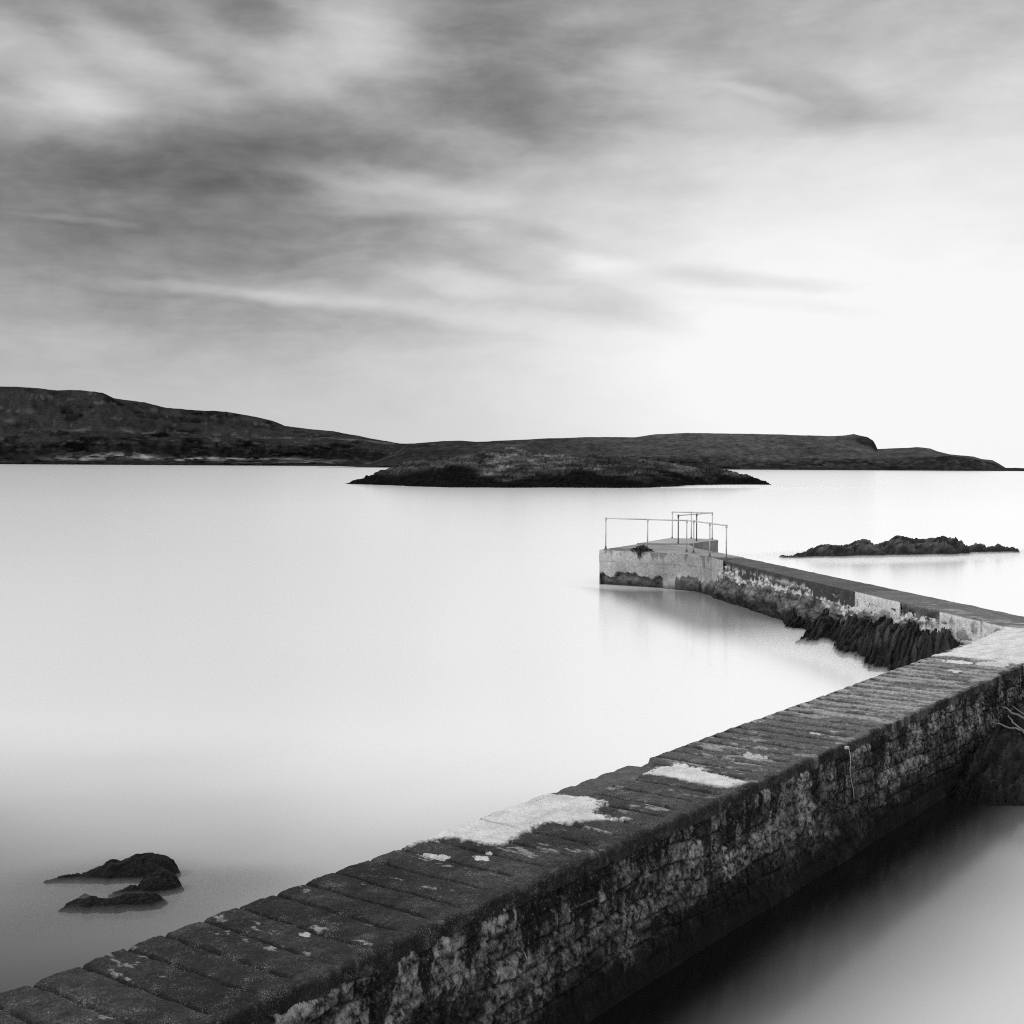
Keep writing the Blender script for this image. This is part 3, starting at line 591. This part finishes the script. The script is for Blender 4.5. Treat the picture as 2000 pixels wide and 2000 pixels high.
def f_white(X, Y, Z, u, v):
    st_ = fbm(Y * 14, Z * 3, 4, 4); lw = sst(.0, .2, fbm(Y * 2.4, Z * 5, 15, 4) + 1.6 * (.88 - Z))
    return .62 + .1 * st_ - .33 * lw
def f_rub(X, Y, Z, u, v): return .09 + .07 * fbm(Y * 6, Z * 8, 4, 5)
def t_mid(X, Y, Z, u, v): return .13 + .03 * fbm(X * 8, Y * 1.5, 3, 4) + .2 * sst(.3, .6, fbm(X * 2.5, Y * 9, 13, 4)) * (1 - sst(.3, .6, v))
def t_junc(X, Y, Z, u, v): 
    pch = sst(.0, .06, .24 - u + .07 * fbm(X * 5, Y * 5, 7, 4))
    return (.12 + .28 * sst(.0, .5, fbm(X * 3, Y * 9, 14, 5)) * (1 - sst(.6, .9, v))) * (1 - pch) + pch * (.58 + .1 * fbm(X * 4, Y * 9, 3, 4))
tops = [t_junc, t_mid, t_mid, t_dark(.12), t_dark(.085), t_dark(.085), t_dark(.09)]
frs = [f_white, f_white, f_rub, f_white, f_dark, f_band, f_band]
lows = [.70, .72, .92, .74, .76, .74, .74]
G = .012
for i in range(7):
    a, b = cutsF[i] + (G if i else 0), cutsF[i + 1] - G; c_, d_ = cutsB[i] + (G if i else 0), cutsB[i + 1] - G
    ins = .0 if i != 2 else .03
    blk = box_grid('coping_block', [(pf(a) + ins, a), (pf(b) + ins, b), (pb(d_), d_), (pb(c_), c_)], lows[i], ZT, .045, M_pier, i * 3.1, tops[i], frs[i], pier, rgh=.012 if i != 2 else .03)
    if i == 0: blk['label'] = 'pale worn concrete block at the corner of the pier'
    if i == 2: blk['label'] = 'broken stone coping with exposed rubble'
    if i == 3: blk['label'] = 'whitewashed concrete repair block'
for i in range(1, 7):                     # pale mortar between the blocks, 3 mm proud
    A_, B_ = (pf(cutsF[i]) - .003, cutsF[i]), (pb(cutsB[i]) + .003, cutsB[i])
    if i == 2: continue
    box_grid('mortar_joint', [(A_[0], A_[1] - .013), (A_[0], A_[1] + .013), (B_[0], B_[1] + .013), (B_[0], B_[1] - .013)], .8, ZT + .004, .2, M_pier, 3, lambda X, Y, Z, u, v: .38 + 0 * X, lambda X, Y, Z, u, v: .45 + 0 * X, pier, rgh=0, lip=.004)
# rubble foundation under the blocks
def pier_masonry():
    Yv = np.arange(22.0, 38.6, .03); zz = np.linspace(.99, -.3, 60)
    Yg, Zg = np.meshgrid(Yv, zz, indexing='ij')
    f1, gap, idd = vor(Yg / .5 + .4 * fbm(Yg, Zg * 2, 2, 3), Zg / .24 + .4 * fbm(Yg, Zg * 2, 5, 3), 6)
    j_ = 1 - sst(.02, .12, gap)
    d = .03 * (idd - .5) - .025 * j_ + .06 * fbm(Yg * 3, Zg * 5, 4, 6, .6) + .03 * fbm(Yg * 12, Zg * 14, 7, 4)
    d = d + .06 * sst(.72, .1, Zg) + .12 * np.clip(.72 - Zg, 0, 1) + .04 * sst(.82, .70, Zg) + .02
    a = .10 + .05 * idd + .13 * fbm(Yg * 5, Zg * 8, 8, 6, .65) - .04 * j_
    wash = sst(-.15, .25, fbm(Yg * 2.6, Zg * 3, 13, 4) + 4 * (Zg - .68)); a = a + .48 * wash * np.clip(.6 + 1.3 * fbm(Yg * 9, Zg * 12, 33, 4), 0, 1.5)
    a = a * (.10 + .90 * sst(.1, .5, Zg + .15 * fbm(Yg * 2, Zg * 3, 15, 4)))
    co = np.stack([pf(Yg) - d + .03, Yg, Zg], -1).reshape(-1, 3)
    put(mesh('masonry_face', co, grid_faces(*Yg.shape), M_pier, attrs={'alb': np.clip(a, .006, .6)}), pier)
    Yg, Zg = np.meshgrid(np.arange(20.5, 41.5, .1), np.linspace(1.0, -.3, 12), indexing='ij')
    co = np.stack([pb(Yg) - .04 + .04 * fbm(Yg * 2, Zg * 3, 4, 4) + .15 * (1 - Zg), Yg, Zg], -1).reshape(-1, 3)
    put(mesh('masonry_face', co, grid_faces(*Yg.shape, flip=True), M_pier, attrs={'alb': np.clip(.07 + .04 * fbm(Yg * 3, Zg * 4, 8, 5), .006, .6)}), pier)
pier_masonry()
# platform at the end
def poly_prism(name, pts, z0, z1, mat, parent, topf, sidef, res=.12, bev=.03, undercut=None):
    """plan polygon; fine grid on the top, gridded sides with a worn lower edge"""
    n = len(pts); bm = bmesh.new()
    vs2 = [bm.verts.new((x, y, z1)) for x, y in pts]; f = bm.faces.new(vs2)
    bmesh.ops.triangulate(bm, faces=[f])
    for _ in range(5): 
        long_ = [e for e in bm.edges if e.calc_length() > res * 2]
        if not long_: break
        bmesh.ops.subdivide_edges(bm, edges=long_, cuts=1); bmesh.ops.triangulate(bm, faces=bm.faces[:])
    tv = np.array([v.co[:] for v in bm.verts]); bm.verts.index_update(); tf = [[v.index for v in fa.verts] for fa in bm.faces]
    bm.free()
    edge_d = inpoly(tv[:, 0], tv[:, 1], pts); tv[:, 2] += np.where(np.abs(edge_d) > .01, .006 * fbm(tv[:, 0] * 3, tv[:, 1] * 3, 2, 4), 0)
    ta = topf(tv[:, 0], tv[:, 1])
    o = mesh(name, tv, tf, mat, attrs={'alb': np.clip(ta, .01, .8)}, smooth=True)
    if o.data.polygons[0].normal.z < 0: o.data.flip_normals()
    put(o, parent)
    for i in range(n):
        A, B = np.array(pts[i]), np.array(pts[(i + 1) % n]); L = np.linalg.norm(B - A)
        m_ = max(int(L / .035), 2); U_, Zg = np.meshgrid(np.linspace(0, 1, m_), np.linspace(z1, z0, 44), indexing='ij')
        nx_, ny_ = (B - A)[1] / L, -(B - A)[0] / L
        X, Y = A[0] + (B - A)[0] * U_, A[1] + (B - A)[1] * U_
        dd = .02 * fbm((X + Y) * 2.5, (X - Y) * 2.5, Zg * 2.5, 5) * sst(z1, z1 - .05, Zg)
        if undercut is not None: dd = dd - undercut(U_, Zg, i)
        a = sidef(X, Y, Zg, U_, i)
        co = np.stack([X + nx_ * dd, Y + ny_ * dd, Zg], -1).reshape(-1, 3)
        s2 = mesh('concrete_face', co, grid_faces(m_, 44), mat, attrs={'alb': np.clip(a, .006, .8)}); put(s2, parent)
PL = [(2.924, 42.523), (5.30, 41.00), (5.93, 40.35), (6.17, 39.1), (6.30, 38.07), (7.0 + .16, 39.42), (6.721, 41.598), (6.273, 43.572), (6.328, 45.645), (4.446, 45.6), (3.8, 44.3)]
pts = PL
def ptop(X, Y): return .27 + .07 * fbm(X * 1.5, Y * .6, 4, 4) + .05 * fbm(X * 6, Y * 3, 5, 4) - .12 * sst(.0, .5, fbm(X * .9, Y * .7, 14, 4)) * (Y < 43.5) - .07 * sst(40.6, 39.3, Y)
def edge_line(U_): return .33 + .13 * fbm(U_ * 7, 0, 3, 5) - .30 * np.exp(-((U_ - .93) / .07) ** 2) + .05 * np.abs(fbm(U_ * 18, 0, 5, 3))
def ucut(U_, Z, i):
    if i == 0: return .16 * sst(.03, -.03, Z - edge_line(U_ * 1.) ) * (1 - sst(.78, .84, U_))
    if i in (1, 2, 3): return -.10 * sst(.40 + .1, .2, Z + .1 * fbm(U_ * 6, i, 3, 4))
    return 0 * Z
def pside(X, Y, Z, U_, i):
    a = .40 + .15 * fbm(X * 1.3, Y * 1.3, Z * 2.0, 6, .6) + .02 * fbm(X * 9, Y * 9, Z * 7, 3)
    stv = fbm(X * 9 + Y * 9, 0, Z * .9, 4); a = a + .10 * stv * (i > 0)
    a = a * (1 - .22 * np.exp(-((Z - .78 - .01 * fbm(X * 2, Y * 2, 1, 2)) / .012) ** 2)); a = a * (1 - .3 * np.exp(-(((U_ * 3) % 1 - .5) / .008) ** 2) * (i == 0))
    seep = sst(.1, .5, fbm(X * 7, Y * 3, Z * .8, 4) + 1.6 * (Z - 1.05)); a = a * (1 - .5 * seep)
    if i == 0:
        b_ = sst(.03, -.01, Z - edge_line(U_)) * (1 - sst(.78, .84, U_)); a = a * (1 - b_) + b_ * (.10 + .10 * fbm(X * 5, Y * 5, Z * 8, 4))
        ln = np.exp(-((Z - edge_line(U_)) / .022) ** 2) * (1 - sst(.78, .84, U_)); a = a * (1 - .9 * ln)
        a = a * (.25 + .75 * sst(-.02, .22, Z))
    if i in (1, 2, 3):
        zc = [0, .42, .36, .42][i] + .10 * fbm(X * 5, Y * 5, 4, 4); b_ = sst(.05, -.02, Z - zc); a = a * (1 - b_) + b_ * (.12 + .14 * fbm(X * 4, Y * 4, Z * 6, 5))
        a = a * (.15 + .85 * sst(.02, .38, Z + .1 * fbm(X * 3, Y * 3, 9, 4)))
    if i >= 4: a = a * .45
    return a
poly_prism('platform_deck', PL, -.3, ZT, M_pier, pier, ptop, pside, undercut=ucut)
PL2 = [(4.46, 45.63), (6.33, 45.66), (7.738, 47.953), (7.63, 48.686), (6.098, 49.206)]
poly_prism('platform_step', PL2, -.3, ZT + .03, M_pier, pier, lambda X, Y: .36 + .08 * fbm(X * 2, Y * 1, 4, 4), lambda X, Y, Z, U_, i: .17 + .05 * fbm(X * 2, Y * 2, Z * 3, 4), res=.2)

# ---------------------------------------------------------------- tubes
def tube_bm(bm, pts_, r, seg=8, taper=None):
    pts_ = [np.array(p, float) for p in pts_]; rings = []
    for i, p in enumerate(pts_):
        t = pts_[min(i + 1, len(pts_) - 1)] - pts_[max(i - 1, 0)]; t /= np.linalg.norm(t) + 1e-9
        a = np.cross(t, (0, 0, 1)); a = a if np.linalg.norm(a) > .1 else np.cross(t, (1, 0, 0)); a /= np.linalg.norm(a); b = np.cross(a, t)
        rr_ = r * (taper[i] if taper else 1)
        rings.append([bm.verts.new(p + rr_ * (a * math.cos(2 * math.pi * k / seg) + b * math.sin(2 * math.pi * k / seg))) for k in range(seg)])
    for A, B in zip(rings[:-1], rings[1:]):
        for k in range(seg): bm.faces.new((A[k], A[(k + 1) % seg], B[(k + 1) % seg], B[k]))
    bm.faces.new(rings[0][::-1]); bm.faces.new(rings[-1])
def bm_obj(name, bm, mat, parent=None, smooth=True):
    bmesh.ops.recalc_face_normals(bm, faces=bm.faces[:]); me = bpy.data.meshes.new(name); bm.to_mesh(me); bm.free(); me.materials.append(mat)
    for p in me.polygons: p.use_smooth = smooth
    o = bpy.data.objects.new(name, me); COL.objects.link(o)
    if parent: put(o, parent)
    return o
def handrail(posts, runs, label, dark, group):
    c0 = np.mean(posts, 0); root = empty('handrail', (c0[0], c0[1], ZT), label, 'handrail', group)
    zt_ = 2.18
    for i, (x, y) in enumerate(posts):
        bm = bmesh.new(); tube_bm(bm, [(x, y, ZT + .06), (x, y, zt_ - .03)], .021); p_ = bm_obj('post', bm, M_pipe_d if i in dark else M_pipe, root)
        if i in dark: p_['label'] = 'dark rusted post'
        bm = bmesh.new(); tube_bm(bm, [(x, y, ZT - .01), (x, y, ZT + .012), (x, y, ZT + .013), (x, y, ZT + .075), (x, y, ZT + .08)], .034, taper=[1.5, 1.5, 1, 1, .8]); bm_obj('post_base', bm, M_pipe_d, root)
        bm = bmesh.new(); tube_bm(bm, [(x, y, zt_ - .075), (x, y, zt_ - .07), (x, y, zt_ - .005)], .032, taper=[.8, 1, 1]); bmesh.ops.create_uvsphere(bm, u_segments=10, v_segments=8, radius=.037, matrix=__import__('mathutils').Matrix.Translation((x, y, zt_))); bm_obj('pipe_fitting', bm, M_pipe_d if i in dark else M_pipe, root)
    for a, b in runs:
        A, B = posts[a], posts[b]; bm = bmesh.new(); tube_bm(bm, [(*A, zt_), (*B, zt_)], .022); bm_obj('top_rail', bm, M_pipe, root)
handrail([(3.167, 43.054), (4.495, 42.32), (5.698, 41.661), (5.883, 41.365), (6.159, 39.788), (6.439, 38.369)], [(0, 1), (1, 2), (2, 3), (3, 4), (4, 5)], 'long pipe handrail with six posts along the near edge of the pier platform', (), 'pipe handrails on the pier platform')
handrail([(6.148, 49.0), (6.848, 48.80), (7.579, 48.355), (6.797, 47.025), (5.956, 45.75)], [(0, 1), (1, 2), (2, 3), (3, 4)], 'short angled pipe handrail with five posts on the far end of the platform', (3, 4), 'pipe handrails on the pier platform')

# ---------------------------------------------------------------- seaweed heap on the platform edge
cs_ = by(1256, 1079, 41.75); bm = bmesh.new(); rs = random.Random(3)
dirE = np.array((5.30 - 2.924, 41.0 - 42.523)); dirE /= np.linalg.norm(dirE); nE = np.array((dirE[1], -dirE[0]))
ce = np.array((2.924, 42.523)) + dirE * 1.52
for k in range(64):
    a0_ = rs.gauss(0, .16); side = rs.uniform(-.02, .22); pts_ = []
    th = rs.uniform(0, 6.28); L = rs.uniform(.15, .42); z0_ = ZT + rs.uniform(.0, .05)
    for q_ in range(7):
        t = q_ / 6; ex = a0_ + math.cos(th) * L * (t - .5) + rs.uniform(-.02, .02); ey = -side + math.sin(th) * L * .5 * (t - .5)
        z_ = z0_ + .16 * math.sin(math.pi * t) * math.exp(-(ex / .25) ** 2) * rs.uniform(.6, 1.2) + .012
        pp = ce + dirE * ex + nE * ey; pts_.append((pp[0], pp[1], z_))
    tube_bm(bm, pts_, rs.uniform(.009, .02), 6)
for k in range(26):
    ex = rs.gauss(-.0, .12); drop = rs.uniform(.06, .30) * math.exp(-(ex / .22) ** 2); pts_ = []
    for q_ in range(6):
        t = q_ / 5; off = .035 if t > .35 else -.08 + .3 * t
        pp = ce + dirE * (ex + .02 * math.sin(t * 5 + k)) + nE * off; pts_.append((pp[0], pp[1], ZT + .04 - max(t - .3, 0) / .7 * drop))
    tube_bm(bm, pts_, rs.uniform(.008, .016), 6, [1, 1, 1, .9, .7, .3])
tag(bm_obj('seaweed_heap', bm, M_weed), 'small black tangled seaweed heap draped over the near platform edge', 'seaweed')

# ---------------------------------------------------------------- rope, post and driftwood at the wall
NV = -5.06 + .0046 * 9
ra = bn(1658, 1463, NV + .06); rb = bn(1667, 1562, NV + .09); root = empty('rope', ra, 'thin pale rope hanging down the shaded face of the wall from a knot', 'rope')
bm = bmesh.new(); pts_ = [ra * (1 - t) + rb * t + np.array((.008 * math.sin(9 * t), 0, 0)) for t in np.linspace(0, 1, 14)]; tube_bm(bm, pts_, .0045, 6); bm_obj('rope_line', bm, M_rope, root)
bm = bmesh.new(); kn = ra + np.array((-.02, -.0, .012))
for k in range(5):
    pts_ = [kn + np.array((.018 * math.cos(a + k), .016 * math.sin(a + k), .011 * math.sin(2 * a + k * 1.3))) for a in np.linspace(0, 6.0, 12)]; tube_bm(bm, pts_, .008, 6)
bm_obj('knot', bm, M_rope, root)
pa_ = bn(1994, 1338, tr(17.5)); pz = pa_[2]
root = empty('mooring_post', (pa_[0], pa_[1], pz), 'short dark iron stub post on the wall edge at the right border', 'post')
bm = bmesh.new(); bmesh.ops.create_cube(bm, size=1); bmesh.ops.scale(bm, vec=(.055, .055, .30), verts=bm.verts); bmesh.ops.translate(bm, vec=(pa_[0], pa_[1], pz + .13), verts=bm.verts); bmesh.ops.bevel(bm, geom=bm.edges[:], offset=.008, segments=2); bm_obj('post_shaft', bm, M_iron, root)
bm = bmesh.new(); bmesh.ops.create_cube(bm, size=1); bmesh.ops.scale(bm, vec=(.05, .012, .15), verts=bm.verts); bmesh.ops.translate(bm, vec=(pa_[0] + .055, pa_[1], pz + .205), verts=bm.verts); bmesh.ops.bevel(bm, geom=bm.edges[:], offset=.003, segments=1); bm_obj('painted_plate', bm, M_white, root)
for (pA, pB, Ya, Yb, r, lb) in (((1957, 1380), (2015, 1412), 16.6, 16.3, .014, 'upper bleached driftwood branch lying on the dark rocks'), ((1968, 1397), (1990, 1424), 16.4, 16.1, .011, 'short slanting driftwood branch under the upper one'), ((1936, 1411), (2012, 1432), 16.3, 16.0, .012, 'lowest nearly level driftwood branch on the dark rocks'), ((1975, 1378), (2010, 1402), 16.9, 16.6, .008, 'thin grey driftwood twig highest on the dark rocks'), ((1990, 1416), (2012, 1445), 16.05, 15.9, .012, 'driftwood stub at the right border crossing the lowest branch')):
    A = by(*pA, Ya); B = by(*pB, Yb); bm = bmesh.new(); rs = random.Random(int(pA[0]))
    pts_ = [A * (1 - t) + B * t + np.array([rs.uniform(-.012, .012) for _ in range(3)]) for t in np.linspace(0, 1, 9)]
    tube_bm(bm, pts_, r, 7, [.35, .7, .8, 1.1, .9, 1, 1.15, 1, .9])
    tag(bm_obj('driftwood_branch', bm, M_wood), lb, 'driftwood', 'driftwood on the rocks beside the wall')
# ---------------------------------------------------------------- spray mist lying on the water


def mist(c0, ra, rb, rz, hmax, dens, white, label):     # flat bank that thins out to nothing at its rim
    mm = bpy.data.materials.new('spray_mist'); mm.use_nodes = True; t_ = mm.node_tree; t_.nodes.clear()
    pv_ = t_.nodes.new('ShaderNodeVolumePrincipled'); pv_.inputs['Color'].default_value = (white, white, white, 1); pv_.inputs['Density'].default_value = dens
    mo = t_.nodes.new('ShaderNodeOutputMaterial'); t_.links.new(pv_.outputs[0], mo.inputs['Volume'])
    nr, na = 28, 72; r_, a_ = np.meshgrid(np.linspace(0, 1, nr), np.linspace(0, 2 * np.pi, na, endpoint=False), indexing='ij')
    wobble = 1 + .12 * np.sin(3 * a_ + 1) + .07 * np.sin(5 * a_)
    X, Y = r_ * ra * wobble * np.cos(a_), r_ * rb * wobble * np.sin(a_); h = hmax * (1 - sst(.25, 1, r_)) ** 1.5 + .0002
    top = np.stack([X, Y, h], -1).reshape(-1, 3); bot = np.stack([X, Y, h * 0 - .1], -1).reshape(-1, 3)
    f = []; 
    for i in range(nr - 1):
        for j in range(na):
            a, b, c_, d = i * na + j, i * na + (j + 1) % na, (i + 1) * na + (j + 1) % na, (i + 1) * na + j
            f.append((a, d, c_, b)); f.append((a + nr * na, b + nr * na, c_ + nr * na, d + nr * na))
    for j in range(na): a, b = (nr - 1) * na + j, (nr - 1) * na + (j + 1) % na; f.append((a, a + nr * na, b + nr * na, b))
    bm = bmesh.new(); vs3 = [bm.verts.new(p) for p in np.concatenate([top, bot])]
    for q in f:
        try: bm.faces.new([vs3[k] for k in q])
        except ValueError: pass
    bmesh.ops.remove_doubles(bm, verts=bm.verts[:], dist=1e-5)
    o = bm_obj('mist', bm, mm, smooth=False); o.location = (*c0, 0); o.rotation_euler.z = rz
    tag(o, label, 'mist', kind='stuff')
mist((-3.5, 11.9), 2.0, 1.5, .1, .055, 3.5, .40, 'thin spray mist round the black rocks left of the wall')
mist((7.3, 27.2), 2.3, 7.5, .15, .10, 1.6, .8, 'thin spray mist at the foot of the rock ledge under the pier')
mist((17.6, 57.4), 13, 5.0, .36, .12, .7, .93, 'thin spray mist round the low skerry')
mist((36, 236), 40, 22, .1, .3, .25, .93, 'thin spray mist at the right tip of the islet')
